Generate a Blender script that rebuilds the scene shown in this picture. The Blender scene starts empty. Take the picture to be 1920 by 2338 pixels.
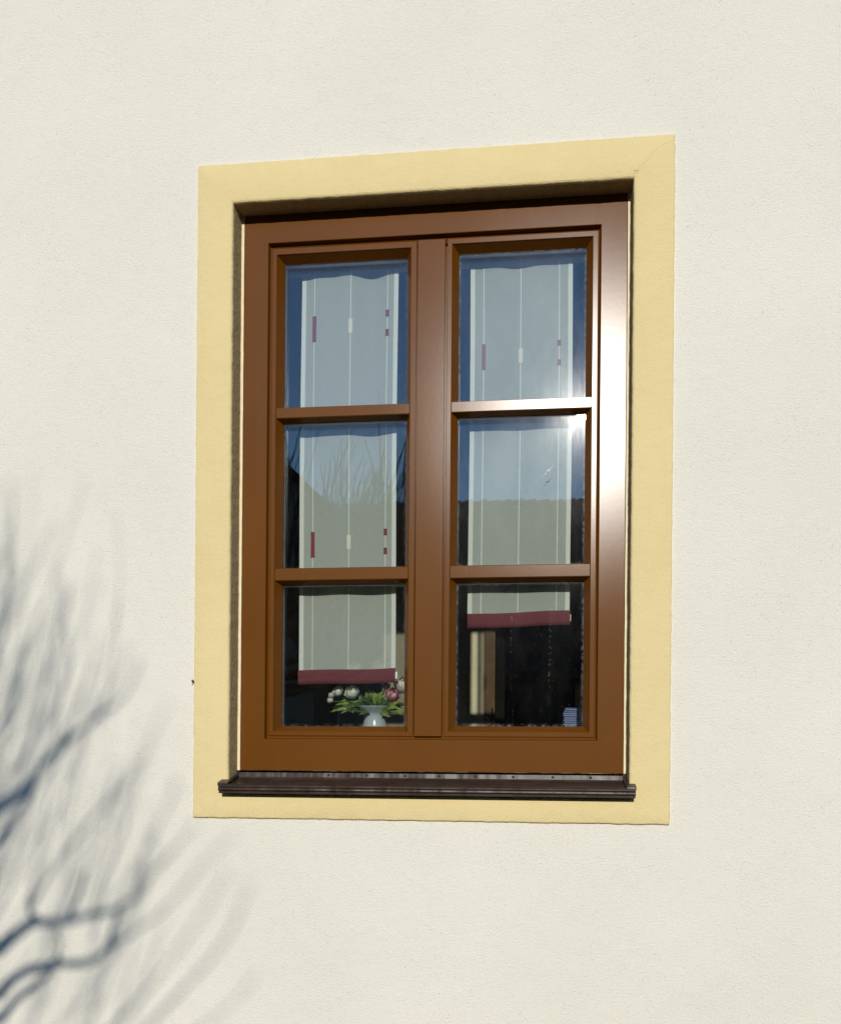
import bpy, bmesh, math, random
from mathutils import Vector, Matrix, noise
R = math.radians
C = bpy.context.scene.collection
SC = bpy.context.scene
rnd = random.Random(7)

# ------------------------------------------------------------------ camera
# origin = the photographer's eye height on the wall, X right, Y into the house, Z up
FPX, CYPX, YAW, ROLL, DIST = 2187.7, 1741.3, 0.11794, -0.0083021, 2.2752
cam = bpy.data.cameras.new('camera')
cam.sensor_fit = 'HORIZONTAL'; cam.sensor_width = 36.0
cam.lens = FPX / 1920 * 36.0
cam.shift_y = (CYPX - 1169.0) / 1920.0
cam.clip_start = 0.05; cam.clip_end = 500
co = bpy.data.objects.new('camera', cam); C.objects.link(co)
_c, _s = math.cos(YAW), math.sin(YAW)
_r, _f, _u = Vector((_c, _s, 0)), Vector((-_s, _c, 0)), Vector((0, 0, 1))
_cr, _sr = math.cos(ROLL), math.sin(ROLL)
_right = _r * _cr - _u * _sr
_up = _r * _sr + _u * _cr
m = Matrix((_right, _up, -_f)).transposed().to_4x4()
m.translation = Vector((0, -DIST, 0))
co.matrix_world = m
SC.camera = co

# ------------------------------------------------------------------ sky, sun, exposure
SUN = Vector((0.046, -1.0, 0.3595))              # from the scene towards the sun
EL = math.atan2(SUN.z, math.hypot(SUN.x, SUN.y))
w = bpy.data.worlds.new('World'); SC.world = w; w.use_nodes = True
nt = w.node_tree; nt.nodes.clear()
wo = nt.nodes.new('ShaderNodeOutputWorld'); wb = nt.nodes.new('ShaderNodeBackground')
sk = nt.nodes.new('ShaderNodeTexSky'); sk.sky_type = 'NISHITA'; sk.sun_disc = False
sk.sun_elevation = EL; sk.sun_rotation = math.atan2(SUN.x, SUN.y)
sk.altitude = 400; sk.air_density = 1.0; sk.dust_density = 0.0; sk.ozone_density = 4.2
wb.inputs['Strength'].default_value = 0.138
nt.links.new(sk.outputs[0], wb.inputs[0]); nt.links.new(wb.outputs[0], wo.inputs[0])
sl = bpy.data.lights.new('sun', 'SUN'); sl.energy = 3.5; sl.angle = R(0.53); sl.color = (1.0, 0.955, 0.87)
so = bpy.data.objects.new('sun', sl); C.objects.link(so)
so.rotation_euler = (-SUN).to_track_quat('-Z', 'Y').to_euler()
so.location = SUN * 30
SC.view_settings.view_transform = 'Standard'; SC.view_settings.look = 'None'
SC.view_settings.exposure = 0.0; SC.view_settings.gamma = 1.0
SC.view_settings.use_curve_mapping = False
SC.cycles.transparent_max_bounces = 32
SC.cycles.max_bounces = 10
SC.cycles.sample_clamp_indirect = 4

# ------------------------------------------------------------------ helpers
def worg(o):
    v = Vector((0, 0, 0))
    while o is not None:
        v += o.location; o = o.parent
    return v

def empty(name, loc, label=None, cat=None, group=None, parent=None):
    o = bpy.data.objects.new(name, None); C.objects.link(o)
    o.empty_display_size = .1
    if parent: o.parent = parent; o.location = Vector(loc) - worg(parent)
    else: o.location = loc
    tag(o, label, cat, group)
    return o

def tag(o, label=None, cat=None, group=None, kind=None):
    if label: o['label'] = label
    if cat: o['category'] = cat
    if group: o['group'] = group
    if kind: o['kind'] = kind
    return o

class MB:
    """collects world-space geometry and links it as one mesh object"""
    def __init__(s): s.v = []; s.f = []; s.mi = []; s.uv = {}; s.smooth = False
    def add(s, verts, faces, mi=0):
        b = len(s.v); s.v += [tuple(v) for v in verts]
        s.f += [tuple(b + i for i in f) for f in faces]; s.mi += [mi] * len(faces)
        return b
    def box(s, x0, x1, y0, y1, z0, z1, mi=0):
        s.add([(x, y, z) for z in (z0, z1) for y in (y0, y1) for x in (x0, x1)],
              [(0, 2, 3, 1), (4, 5, 7, 6), (0, 1, 5, 4), (2, 6, 7, 3), (0, 4, 6, 2), (1, 3, 7, 5)], mi)
    def prism_x(s, prof, x0, x1, mi=0):            # prof: (y,z) polygon
        n = len(prof)
        s.add([(x0, y, z) for y, z in prof] + [(x1, y, z) for y, z in prof],
              [(i, (i + 1) % n, n + (i + 1) % n, n + i) for i in range(n)] + [tuple(range(n))[::-1], tuple(range(n, 2 * n))], mi)
    def loops(s, loops, nseg=1, jit=None, mi=0):   # rect rings (x0,x1,z0,z1,y)
        rings = []
        for k, (x0, x1, z0, z1, y) in enumerate(loops):
            pts = []
            cs = [(x0, z0), (x1, z0), (x1, z1), (x0, z1)]
            for a in range(4):
                p, q = cs[a], cs[(a + 1) % 4]
                for i in range(nseg):
                    t = i / nseg
                    v = Vector((p[0] + (q[0] - p[0]) * t, y, p[1] + (q[1] - p[1]) * t))
                    if jit and jit[k]:
                        j = jit[k]; u = v * 1.0; u.y = 0
                        d = noise.noise(u * 38 + Vector((0, 7.3, 0))) + .6 * noise.noise(u * 110 + Vector((0, 3.1, 0)))
                        d2 = noise.noise(u * 45 + Vector((0, 21.3, 0)))
                        if a in (0, 2): v.z += d * j
                        else: v.x += d * j
                        v.y += d2 * j * .6
                    pts.append(v)
            rings.append(pts)
        n = len(rings[0]); vs = [p for r_ in rings for p in r_]
        fs = []
        for k in range(len(rings) - 1):
            for i in range(n):
                j = (i + 1) % n
                fs.append((k * n + i, k * n + j, (k + 1) * n + j, (k + 1) * n + i))
        s.add(vs, fs, mi)
    def tube(s, pts, rad, n=6, mi=0, cap=True):
        P = [Vector(p) for p in pts]; vs = []; fs = []
        up = Vector((.31, .17, .93))
        for i, p in enumerate(P):
            t = (P[min(i + 1, len(P) - 1)] - P[max(i - 1, 0)])
            if t.length < 1e-9: t = Vector((0, 0, 1))
            t.normalize(); a = t.cross(up)
            if a.length < .05: a = t.cross(Vector((1, 0, 0)))
            a.normalize(); b = t.cross(a)
            r_ = rad[i] if isinstance(rad, (list, tuple)) else rad
            for k in range(n):
                th = 2 * math.pi * k / n
                vs.append(p + (a * math.cos(th) + b * math.sin(th)) * r_)
        for i in range(len(P) - 1):
            for k in range(n):
                fs.append((i * n + k, i * n + (k + 1) % n, (i + 1) * n + (k + 1) % n, (i + 1) * n + k))
        if cap:
            fs.append(tuple(range(n))[::-1]); fs.append(tuple(range((len(P) - 1) * n, len(P) * n)))
        s.add(vs, fs, mi)
    def lathe(s, prof, cx, cy, n=40, mi=0):        # prof: (r,z)
        vs = []; fs = []
        for r_, z in prof:
            for k in range(n):
                th = 2 * math.pi * k / n
                vs.append((cx + r_ * math.cos(th), cy + r_ * math.sin(th), z))
        for i in range(len(prof) - 1):
            for k in range(n):
                fs.append((i * n + k, i * n + (k + 1) % n, (i + 1) * n + (k + 1) % n, (i + 1) * n + k))
        s.add(vs, fs, mi)
    def build(s, name, mats, parent=None, smooth=False, uv=None):
        me = bpy.data.meshes.new(name)
        off = worg(parent) if parent is not None else Vector((0, 0, 0))
        me.from_pydata([Vector(v) - off for v in s.v], [], s.f)
        for mt in (mats if isinstance(mats, (list, tuple)) else [mats]): me.materials.append(mt)
        for p, k in zip(me.polygons, s.mi): p.material_index = k; p.use_smooth = smooth
        if uv:
            x0, x1, z0, z1 = uv
            L = me.uv_layers.new(name='pane')
            for lp in me.loops:
                v = s.v[lp.vertex_index]
                L.data[lp.index].uv = ((v[0] - x0) / (x1 - x0), (v[2] - z0) / (z1 - z0))
        bm = bmesh.new(); bm.from_mesh(me); bmesh.ops.recalc_face_normals(bm, faces=bm.faces); bm.to_mesh(me); bm.free()
        me.update()
        o = bpy.data.objects.new(name, me); C.objects.link(o)
        if parent is not None: o.parent = parent
        return o

# ------------------------------------------------------------------ materials
class NT:
    def __init__(s, name):
        s.m = bpy.data.materials.new(name); s.m.use_nodes = True
        s.t = s.m.node_tree; s.n = s.t.nodes; s.n.clear()
        s.out = s.n.new('ShaderNodeOutputMaterial')
    def N(s, typ, **kw):
        o = s.n.new('ShaderNode' + typ)
        for k, v in kw.items():
            if k.startswith('i_'):
                key = k[2:]
                o.inputs[int(key) if key.isdigit() else key.replace('_', ' ')].default_value = v
            else: setattr(o, k, v)
        return o
    def L(s, a, b): s.t.links.new(a, b)
    def math(s, op, a, b=None, clamp=False):
        o = s.N('Math', operation=op, use_clamp=clamp)
        for i, x in enumerate((a, b)):
            if x is None: continue
            if isinstance(x, (int, float)): o.inputs[i].default_value = x
            else: s.L(x, o.inputs[i])
        return o.outputs[0]
    def pos(s, scale=(1, 1, 1)):
        g = s.N('NewGeometry'); mp = s.N('Mapping'); mp.inputs['Scale'].default_value = scale
        s.L(g.outputs['Position'], mp.inputs['Vector']); return mp.outputs[0]
    def noise(s, vec, scale, detail=4, rough=.55):
        o = s.N('TexNoise'); o.inputs['Scale'].default_value = scale; o.inputs['Detail'].default_value = detail
        o.inputs['Roughness'].default_value = rough; s.L(vec, o.inputs['Vector']); return o.outputs['Fac']
    def ramp(s, fac, a, b, ca=(0, 0, 0, 1), cb=(1, 1, 1, 1)):
        o = s.N('ValToRGB'); e = o.color_ramp.elements
        e[0].position = a; e[0].color = ca; e[1].position = b; e[1].color = cb
        s.L(fac, o.inputs[0]); return o.outputs[0]
    def mixc(s, fac, a, b, blend='MIX'):
        o = s.N('Mix', data_type='RGBA', blend_type=blend)
        for k, x in ((0, fac), (6, a), (7, b)):
            if isinstance(x, (int, float)): o.inputs[k].default_value = x
            elif isinstance(x, tuple): o.inputs[k].default_value = x
            else: s.L(x, o.inputs[k])
        return o.outputs[2]
    def bump(s, h, dist, strength=1.0, prev=None):
        o = s.N('Bump'); o.inputs['Distance'].default_value = dist; o.inputs['Strength'].default_value = strength
        s.L(h, o.inputs['Height'])
        if prev is not None: s.L(prev, o.inputs['Normal'])
        return o.outputs[0]
    def bsdf(s, col, rough=.6, nrm=None, spec=.5, metal=0.0):
        p = s.N('BsdfPrincipled')
        if isinstance(col, tuple): p.inputs['Base Color'].default_value = col
        else: s.L(col, p.inputs['Base Color'])
        if isinstance(rough, (int, float)): p.inputs['Roughness'].default_value = rough
        else: s.L(rough, p.inputs['Roughness'])
        p.inputs['Specular IOR Level'].default_value = spec; p.inputs['Metallic'].default_value = metal
        if nrm is not None: s.L(nrm, p.inputs['Normal'])
        return p.outputs[0]
    def done(s, sh): s.L(sh, s.out.inputs['Surface']); return s.m

def rgb(r, g, b): return (r, g, b, 1)

def mat_plain(name, col, rough=.6, spec=.5, var=.12, scale=30, bump=0, metal=0):
    t = NT(name); p = t.pos()
    f = t.noise(p, scale, 5)
    c2 = tuple(x * (1 - var) for x in col[:3]) + (1,); c1 = tuple(min(1, x * (1 + var)) for x in col[:3]) + (1,)
    c = t.ramp(f, .3, .7, c2, c1)
    n = t.bump(f, bump) if bump else None
    return t.done(t.bsdf(c, rough, n, spec, metal))

def mat_stucco():
    t = NT('cream_render'); p = t.pos((.8, 1, 1)); p1 = t.pos()
    big = t.noise(p1, 2.3, 3); mid = t.noise(p1, 9, 4)
    fine = t.noise(p, 240, 3, .6); grain = t.noise(p, 620, 2, .6)
    clus = t.ramp(t.noise(p1, 7, 3), .36, .68)
    pn = t.noise(p, 290, 2, .5)
    pits = t.math('MULTIPLY', t.ramp(pn, .64, .80), t.math('ADD', t.math('MULTIPLY', clus, .7), .3), True)
    col = t.mixc(t.ramp(big, .35, .7), rgb(.765, .734, .630), rgb(.806, .768, .664))
    col = t.mixc(t.math('MULTIPLY', t.ramp(mid, .45, .75), .25), col, rgb(.735, .71, .605))
    col = t.mixc(t.math('MULTIPLY', pits, .46), col, rgb(.42, .39, .32))
    h = t.math('ADD', t.math('MULTIPLY', fine, .7), t.math('MULTIPLY', grain, .5))
    n = t.bump(h, .0030, 1.0)
    n = t.bump(t.math('MULTIPLY', pits, -1), .0008, 1.0, n)
    n = t.bump(mid, .006, .5, n)
    return t.done(t.bsdf(col, .9, n, .15))

def mat_yellow():
    t = NT('yellow_masonry_paint'); p = t.pos((.7, 1, 1)); p1 = t.pos()
    big = t.noise(p1, 3.5, 4); fine = t.noise(p, 330, 3, .6)
    st = t.noise(t.pos((30, 30, 2.2)), 1.6, 4)
    col = t.mixc(t.ramp(big, .3, .7), rgb(.715, .570, .285), rgb(.755, .615, .315))
    col = t.mixc(t.math('MULTIPLY', t.ramp(st, .55, .8), .18), col, rgb(.60, .47, .235))
    sp = t.ramp(t.noise(p1, 210, 2), .70, .76)
    col = t.mixc(t.math('MULTIPLY', sp, .22), col, rgb(.40, .30, .15))
    n = t.bump(fine, .0018, 1.0); n = t.bump(t.noise(p1, 26, 3), .004, .6, n)
    return t.done(t.bsdf(col, .85, n, .2))

def mat_brown(name='brown_window_paint'):
    """satin paint: diffuse coat under a weak, evenly spread (Beckmann) sheen"""
    t = NT(name); p = t.pos(); p2 = t.pos((1, 1, .25))
    big = t.noise(p, 5, 4); dirt = t.noise(p2, 34, 5, .65); sp = t.noise(p, 260, 2, .6)
    col = t.mixc(t.ramp(big, .3, .7), rgb(.122, .0405, .0026), rgb(.137, .0465, .0036))
    col = t.mixc(t.math('MULTIPLY', t.ramp(dirt, .60, .82), .08), col, rgb(.30, .22, .16))
    col = t.mixc(t.math('MULTIPLY', t.ramp(sp, .72, .78), .18), col, rgb(.34, .27, .20))
    n = t.bump(t.noise(p, 90, 3), .00005, .5)
    df = t.N('BsdfDiffuse'); t.L(col, df.inputs['Color']); t.L(n, df.inputs['Normal'])
    gl = t.N('BsdfGlossy'); gl.distribution = 'BECKMANN'; t.L(n, gl.inputs['Normal'])
    t.L(t.math('ADD', t.math('MULTIPLY', t.noise(p2, 20, 4), .014), .207), gl.inputs['Roughness'])
    lw = t.N('LayerWeight'); lw.inputs['Blend'].default_value = .5
    f = t.math('ADD', t.math('MULTIPLY', t.math('POWER', lw.outputs['Facing'], 5.0), .5), .0180, True)
    m = t.N('MixShader'); t.L(f, m.inputs[0]); t.L(df.outputs[0], m.inputs[1]); t.L(gl.outputs[0], m.inputs[2])
    g2 = t.N('BsdfGlossy'); g2.distribution = 'BECKMANN'; g2.inputs['Roughness'].default_value = .42; t.L(n, g2.inputs['Normal'])
    mm = t.N('MixShader'); mm.inputs[0].default_value = .0048; t.L(m.outputs[0], mm.inputs[1]); t.L(g2.outputs[0], mm.inputs[2])
    return t.done(mm.outputs[0])

def mat_glass(name, dirty):
    t = NT(name)
    g = t.N('NewGeometry'); d = t.N('VectorMath', operation='DOT_PRODUCT')
    t.L(g.outputs['Incoming'], d.inputs[0]); t.L(g.outputs['Normal'], d.inputs[1])
    c = t.math('ABSOLUTE', d.outputs['Value']); x = t.math('SUBTRACT', 1.0, c, True)
    fr = t.math('ADD', t.math('MULTIPLY', t.math('POWER', x, 5.0), .93), .066, True)
    tr = t.N('BsdfTransparent'); tr.inputs['Color'].default_value = rgb(.985, .995, .99)
    gl = t.N('BsdfGlossy'); gl.inputs['Roughness'].default_value = 0.0
    p = t.pos()
    t.L(t.bump(t.noise(p, 6, 2), .00025, .6), gl.inputs['Normal'])
    mx = t.N('MixShader'); t.L(fr, mx.inputs[0]); t.L(tr.outputs[0], mx.inputs[1]); t.L(gl.outputs[0], mx.inputs[2])
    sh = mx.outputs[0]
    if dirty > 0:
        uv = t.N('UVMap'); uv.uv_map = 'pane'; sx = t.N('SeparateXYZ'); t.L(uv.outputs[0], sx.inputs[0])
        ex = t.math('MINIMUM', sx.outputs[0], t.math('SUBTRACT', 1.0, sx.outputs[0]))
        ez = t.math('MINIMUM', sx.outputs[1], t.math('SUBTRACT', 1.0, sx.outputs[1]))
        e = t.math('MINIMUM', ex, ez)
        em = t.ramp(e, .0, .022, rgb(1, 1, 1), rgb(0, 0, 0))
        ragged = t.ramp(t.noise(p, 90, 4, .75), .46, .72)
        edge = t.math('MULTIPLY', em, ragged)
        v = t.N('TexVoronoi', feature='F1'); v.inputs['Scale'].default_value = 130; t.L(p, v.inputs['Vector'])
        sel = t.N('SeparateColor'); t.L(v.outputs['Color'], sel.inputs[0])
        speck = t.math('MULTIPLY', t.ramp(v.outputs['Distance'], .06, .16, rgb(1, 1, 1), rgb(0, 0, 0)), t.math('GREATER_THAN', sel.outputs[0], .90))
        drip = t.math('MULTIPLY', t.ramp(t.noise(t.pos((46, 1, 1.3)), 1.0, 2), .66, .70), t.ramp(t.noise(p, 150, 2), .56, .62))
        haze = t.ramp(t.noise(t.pos((7, 1, 3)), 1.0, 5, .65), .40, .85)
        mk = t.math('ADD', t.math('MULTIPLY', edge, .16), t.math('MULTIPLY', speck, .09))
        mk = t.math('ADD', mk, t.math('MULTIPLY', drip, .04))
        mk = t.math('ADD', mk, t.math('MULTIPLY', haze, .006))
        mk = t.math('MULTIPLY', mk, dirty, True)
        df = t.N('BsdfDiffuse'); df.inputs['Color'].default_value = rgb(.75, .75, .72)
        m2 = t.N('MixShader'); t.L(mk, m2.inputs[0]); t.L(sh, m2.inputs[1]); t.L(df.outputs[0], m2.inputs[2])
        # greasy film: a little blurred gloss that flares round the sun's image
        wipe = t.ramp(t.noise(t.pos((70, 1, 14)), 1.0, 4, .7), .42, .80)
        fg = t.N('BsdfGlossy'); fg.inputs['Roughness'].default_value = .11
        m2b = t.N('MixShader'); t.L(t.math('ADD', t.math('MULTIPLY', wipe, .0005 * dirty), .0004 * dirty), m2b.inputs[0])
        t.L(m2.outputs[0], m2b.inputs[1]); t.L(fg.outputs[0], m2b.inputs[2])
        fg2 = t.N('BsdfGlossy'); fg2.inputs['Roughness'].default_value = .26
        m3 = t.N('MixShader'); t.L(t.math('ADD', t.math('MULTIPLY', haze, .0020 * dirty), t.math('MULTIPLY', mk, .012)), m3.inputs[0])
        t.L(m2b.outputs[0], m3.inputs[1]); t.L(fg2.outputs[0], m3.inputs[2])
        sh = m3.outputs[0]
    return t.done(sh)

def mat_sheer(name, col, cover, warm=0):
    t = NT(name); p = t.pos((1, .2, 1))
    wv = t.noise(t.pos((900, 1, 60)), 1.0, 2); wv2 = t.noise(t.pos((60, 1, 900)), 1.0, 2)
    cov = t.math('ADD', t.math('MULTIPLY', t.math('ADD', wv, wv2), .16), cover - .16, True)
    tr = t.N('BsdfTransparent')
    df = t.N('BsdfDiffuse'); df.inputs['Color'].default_value = col
    tl = t.N('BsdfTranslucent'); tl.inputs['Color'].default_value = col
    a = t.N('MixShader'); a.inputs[0].default_value = .30; t.L(df.outputs[0], a.inputs[1]); t.L(tl.outputs[0], a.inputs[2])
    b = t.N('MixShader'); t.L(cov, b.inputs[0]); t.L(tr.outputs[0], b.inputs[1]); t.L(a.outputs[0], b.inputs[2])
    return t.done(b.outputs[0])

M = {}
M['stucco'] = mat_stucco(); M['yellow'] = mat_yellow(); M['brown'] = mat_brown()
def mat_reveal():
    t = NT('rough_shaded_reveal'); p = t.pos((1, .5, .8)); p1 = t.pos()
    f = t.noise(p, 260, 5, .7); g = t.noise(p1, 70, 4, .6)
    col = t.mixc(f, rgb(.46, .335, .155), rgb(.66, .51, .26))  # browner than the band's yellow: shade of the recess put into the colour
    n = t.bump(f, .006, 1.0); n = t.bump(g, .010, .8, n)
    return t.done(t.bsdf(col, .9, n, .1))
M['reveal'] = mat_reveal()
M['bead'] = mat_plain('cream_plaster_bead', rgb(.76, .66, .43), .85, .2, .06, 60)
M['glassL'] = mat_glass('window_glass', .5); M['glassR'] = mat_glass('grimy_window_glass', 1.0)
M['glassI'] = mat_glass('inner_window_glass', 0)
M['spacer'] = mat_plain('grey_spacer', rgb(.30, .31, .33), .45, .5, .05)
M['sheer'] = mat_sheer('sheer_voile', rgb(.84, .88, .78), .62)
M['band'] = mat_sheer('doubled_voile', rgb(.95, .96, .87), .95)
M['thread'] = mat_sheer('white_thread', rgb(.97, .96, .88), 1.0)
M['cream_patch'] = mat_sheer('cream_woven_patch', rgb(.95, .90, .74), 1.0)
M['red_patch'] = mat_sheer('red_woven_patch', rgb(.40, .075, .10), .92)
M['faded_patch'] = mat_sheer('faded_red_patch', rgb(.42, .16, .18), .72)
M['dark_thread'] = mat_sheer('dark_thread', rgb(.10, .02, .025), .95)
M['hem'] = mat_sheer('burgundy_hem', rgb(.25, .072, .085), .97)
M['whiteplastic'] = mat_plain('white_plastic', rgb(.80, .80, .77), .4, .5, .03)
M['porcelain'] = mat_plain('pale_porcelain', rgb(.42, .475, .49), .22, .5, .03)
M['petal_white'] = mat_plain('white_petal', rgb(.86, .88, .78), .7, .3, .06, 90)
M['petal_cream'] = mat_plain('cream_petal', rgb(.74, .76, .64), .7, .3, .08, 90)
M['petal_pink'] = mat_plain('pink_petal', rgb(.62, .16, .24), .7, .3, .35, 120)
M['petal_blush'] = mat_plain('blush_petal', rgb(.78, .60, .58), .7, .3, .15, 90)
M['leaf'] = mat_plain('green_leaf', rgb(.17, .235, .045), .5, .4, .45, 60)
M['leaf_dark'] = mat_plain('dark_green_leaf', rgb(.06, .10, .03), .5, .4, .4, 60)
M['stem'] = mat_plain('green_stem', rgb(.06, .11, .03), .6, .4, .2)
M['dark'] = mat_plain('black_insect', rgb(.006, .005, .004), .5, .5, .1)
M['hole'] = mat_plain('shaded_hole', rgb(.05, .035, .015), .9, .1, .2)  # near-black: the shade inside the small hole is painted as its colour
M['crack'] = mat_plain('hairline_crack', rgb(.56, .44, .22), .9, .1, .2)
M['smear'] = mat_sheer('dried_white_smear', rgb(.88, .89, .89), .55)
M['bark'] = mat_plain('grey_bark', rgb(.10, .075, .05), .85, .2, .3, 40, .004)
M['inner_plaster'] = mat_plain('white_inner_plaster', rgb(.62, .60, .54), .85, .2, .05, 12)
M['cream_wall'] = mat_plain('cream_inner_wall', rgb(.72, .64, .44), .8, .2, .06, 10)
M['dark_wall'] = mat_plain('dark_room_wall', rgb(.030, .024, .02), .85, .2, .15, 4)  # near-black so the room reads unlit: its gloom is put into the colour
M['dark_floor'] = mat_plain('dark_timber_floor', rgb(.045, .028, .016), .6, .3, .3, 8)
M['doorwood'] = mat_plain('brown_door_wood', rgb(.30, .155, .055), .5, .4, .25, 18)
M['steel'] = mat_plain('steel', rgb(.62, .62, .62), .25, .5, .05, metal=1)
M['sillboard'] = mat_plain('inner_sill_stone', rgb(.16, .13, .11), .35, .5, .2, 25)
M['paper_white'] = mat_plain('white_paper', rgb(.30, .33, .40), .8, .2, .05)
M['paper_blue'] = mat_plain('blue_paper', rgb(.06, .10, .25), .7, .3, .1)
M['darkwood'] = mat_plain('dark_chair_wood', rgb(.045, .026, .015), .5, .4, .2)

def mat_sill():
    t = NT('dark_brown_sill_metal'); p = t.pos((1, .4, 1))
    big = t.noise(t.pos((9, .5, 3)), 1.0, 3); f = t.noise(p, 30, 3)
    col = t.mixc(t.ramp(f, .35, .75), rgb(.030, .017, .012), rgb(.050, .030, .021))
    dust = t.ramp(t.noise(t.pos((6, 30, 90)), 1.0, 5, .7), .45, .75)
    col = t.mixc(t.math('MULTIPLY', dust, .35), col, rgb(.11, .095, .08))
    rg = t.math('ADD', t.math('MULTIPLY', f, .16), .27)
    n = t.bump(big, .012, .8)
    return t.done(t.bsdf(col, rg, n, .16))
M['sill'] = mat_sill()

def mat_ground():
    t = NT('yard_gravel'); p = t.pos()
    f = t.noise(p, 60, 5, .7); b = t.noise(p, .8, 4)
    col = t.mixc(f, rgb(.045, .040, .026), rgb(.10, .088, .06)); col = t.mixc(t.math('MULTIPLY', b, .4), col, rgb(.17, .16, .10))
    return t.done(t.bsdf(col, .9, t.bump(f, .02), .2))
M['ground'] = mat_ground()
M['dark_bark'] = mat_plain('dark_bark', rgb(.035, .028, .022), .9, .1, .3, 40)
M['tile'] = mat_plain('dark_roof_tiles', rgb(.055, .032, .024), .8, .2, .3, 9)
M['barnwall'] = mat_plain('barn_boards', rgb(.09, .065, .045), .85, .2, .3, 6)
M['neighbourwall'] = mat_plain('shaded_plaster', rgb(.24, .21, .16), .85, .2, .1, 3)

GZ = -1.55
# ------------------------------------------------------------------ ground
g = MB(); g.add([(-220, -220, GZ), (220, -220, GZ), (220, 220, GZ), (-220, 220, GZ)], [(0, 1, 2, 3)])
tag(g.build('ground', M['ground']), kind='structure')

# ------------------------------------------------------------------ house
house = empty('house', (0, 4, GZ), 'cream rendered house wall with a flat yellow painted band around the brown window', 'house')
WY = 0.008                                        # face of the render; the yellow band stands 8 mm proud of it
HX0, HX1, HZ0, HZ1 = -.76, .24, -.10, 1.385
f = MB()
f.loops([(HX0, HX1, HZ0, HZ1, .40), (HX0, HX1, HZ0, HZ1, .014), (HX0, HX1, HZ0, HZ1, WY), (-6.5, 6, GZ - .1, 2.9, WY), (-6.5, 6, GZ - .1, 2.9, .40)])
f.build('facade_wall', M['stucco'], house)
f = MB(); f.box(-6.5, -6.1, .402, 8.4, GZ - .1, 2.9); f.box(5.6, 6, .402, 8.4, GZ - .1, 2.9); f.box(-6.099, 5.599, 8.0, 8.4, GZ - .1, 2.9)
f.build('outer_wall', M['stucco'], house)
f = MB(); f.add([(-6.8, -.35, 2.83), (6.3, -.35, 2.83), (6.3, 4.2, 6.2), (-6.8, 4.2, 6.2), (6.3, 8.75, 2.83), (-6.8, 8.75, 2.83),
                 (-6.8, -.35, 2.7), (6.3, -.35, 2.7), (6.3, 8.75, 2.7), (-6.8, 8.75, 2.7)],
                [(0, 1, 2, 3), (3, 2, 4, 5), (0, 6, 7, 1), (5, 4, 8, 9), (0, 3, 5, 9, 6), (1, 7, 8, 4, 2), (6, 9, 8, 7)])
f.build('roof', M['tile'], house)

# yellow band: outer edge, face, rounded arris, reveal, thin lit bead against the frame
OL = (-.8330, .3138, -.1401, 1.4657); IL = (-.7434, .2200, -.0800, 1.3683)
def off(b, d): return (b[0] - d, b[1] + d, b[2] - d, b[3] + d)
sq = MB()
sq.loops([OL + (.030,), OL + (.0035,), off(OL, -.0012) + (.0008,), off(OL, -.0035) + (.0,), off(IL, .030) + (.0,), off(IL, .0075) + (.0,), off(IL, .0028) + (.0012,),
          off(IL, .0006) + (.0042,), IL + (.0095,), (-.7416, .2193, -.08, 1.3683, .030), (-.7397, .2186, -.08, 1.3685, .0600)],
         nseg=260, jit=[.0008, .0013, .0013, .0007, 0, .0004, .0007, .0009, .0009, .0009, .0004])
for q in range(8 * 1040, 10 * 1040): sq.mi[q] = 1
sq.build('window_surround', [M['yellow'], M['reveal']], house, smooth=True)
sq = MB(); sq.loops([(-.7400, .2190, -.0230, 1.369, .0604), (-.7330, .2128, -.0230, 1.369, .0604), (-.7327, .2125, -.0235, 1.369, .068)], nseg=60, jit=[0, .0005, 0])
sq.build('plaster_bead', M['bead'], house)
for pts in ([(.2262, 1.3835), (.238, 1.398), (.250, 1.408), (.262, 1.424), (.278, 1.436), (.296, 1.447)],):
    cb = MB()
    for k in range(len(pts) - 1):
        a, b = Vector((pts[k][0], -.0004, pts[k][1])), Vector((pts[k + 1][0], -.0004, pts[k + 1][1]))
        n_ = (b - a).cross(Vector((0, 1, 0))).normalized() * .00018
        cb.add([a - n_, b - n_, b + n_, a + n_], [(0, 1, 2, 3)])
    cb.build('crack', M['crack'], house)
hb = MB(); ring = [(.2251 + .0042 * math.cos(t) * (1 + .3 * math.sin(3 * t)), -.0006, 1.3824 + .0045 * math.sin(t) * (1 + .25 * math.cos(2 * t))) for t in [i * math.pi / 6 for i in range(12)]]
hb.add(ring + [(.2251, .004, 1.3824)], [(i, (i + 1) % 12, 12) for i in range(12)]); hb.build('chipped_hole', M['hole'], house)
# interior side of the opening
f = MB(); f.loops([(HX0 + .002, HX1 - .002, HZ0, HZ1 - .002, .1415), (HX0 - .04, HX1 + .04, HZ0, HZ1 - .002, .401)])
f.build('inner_reveal', M['inner_plaster'], house)
f = MB(); f.box(-.80, .28, .1418, .43, .045, .070); f.build('inner_sill', M['sillboard'], house)

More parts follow.
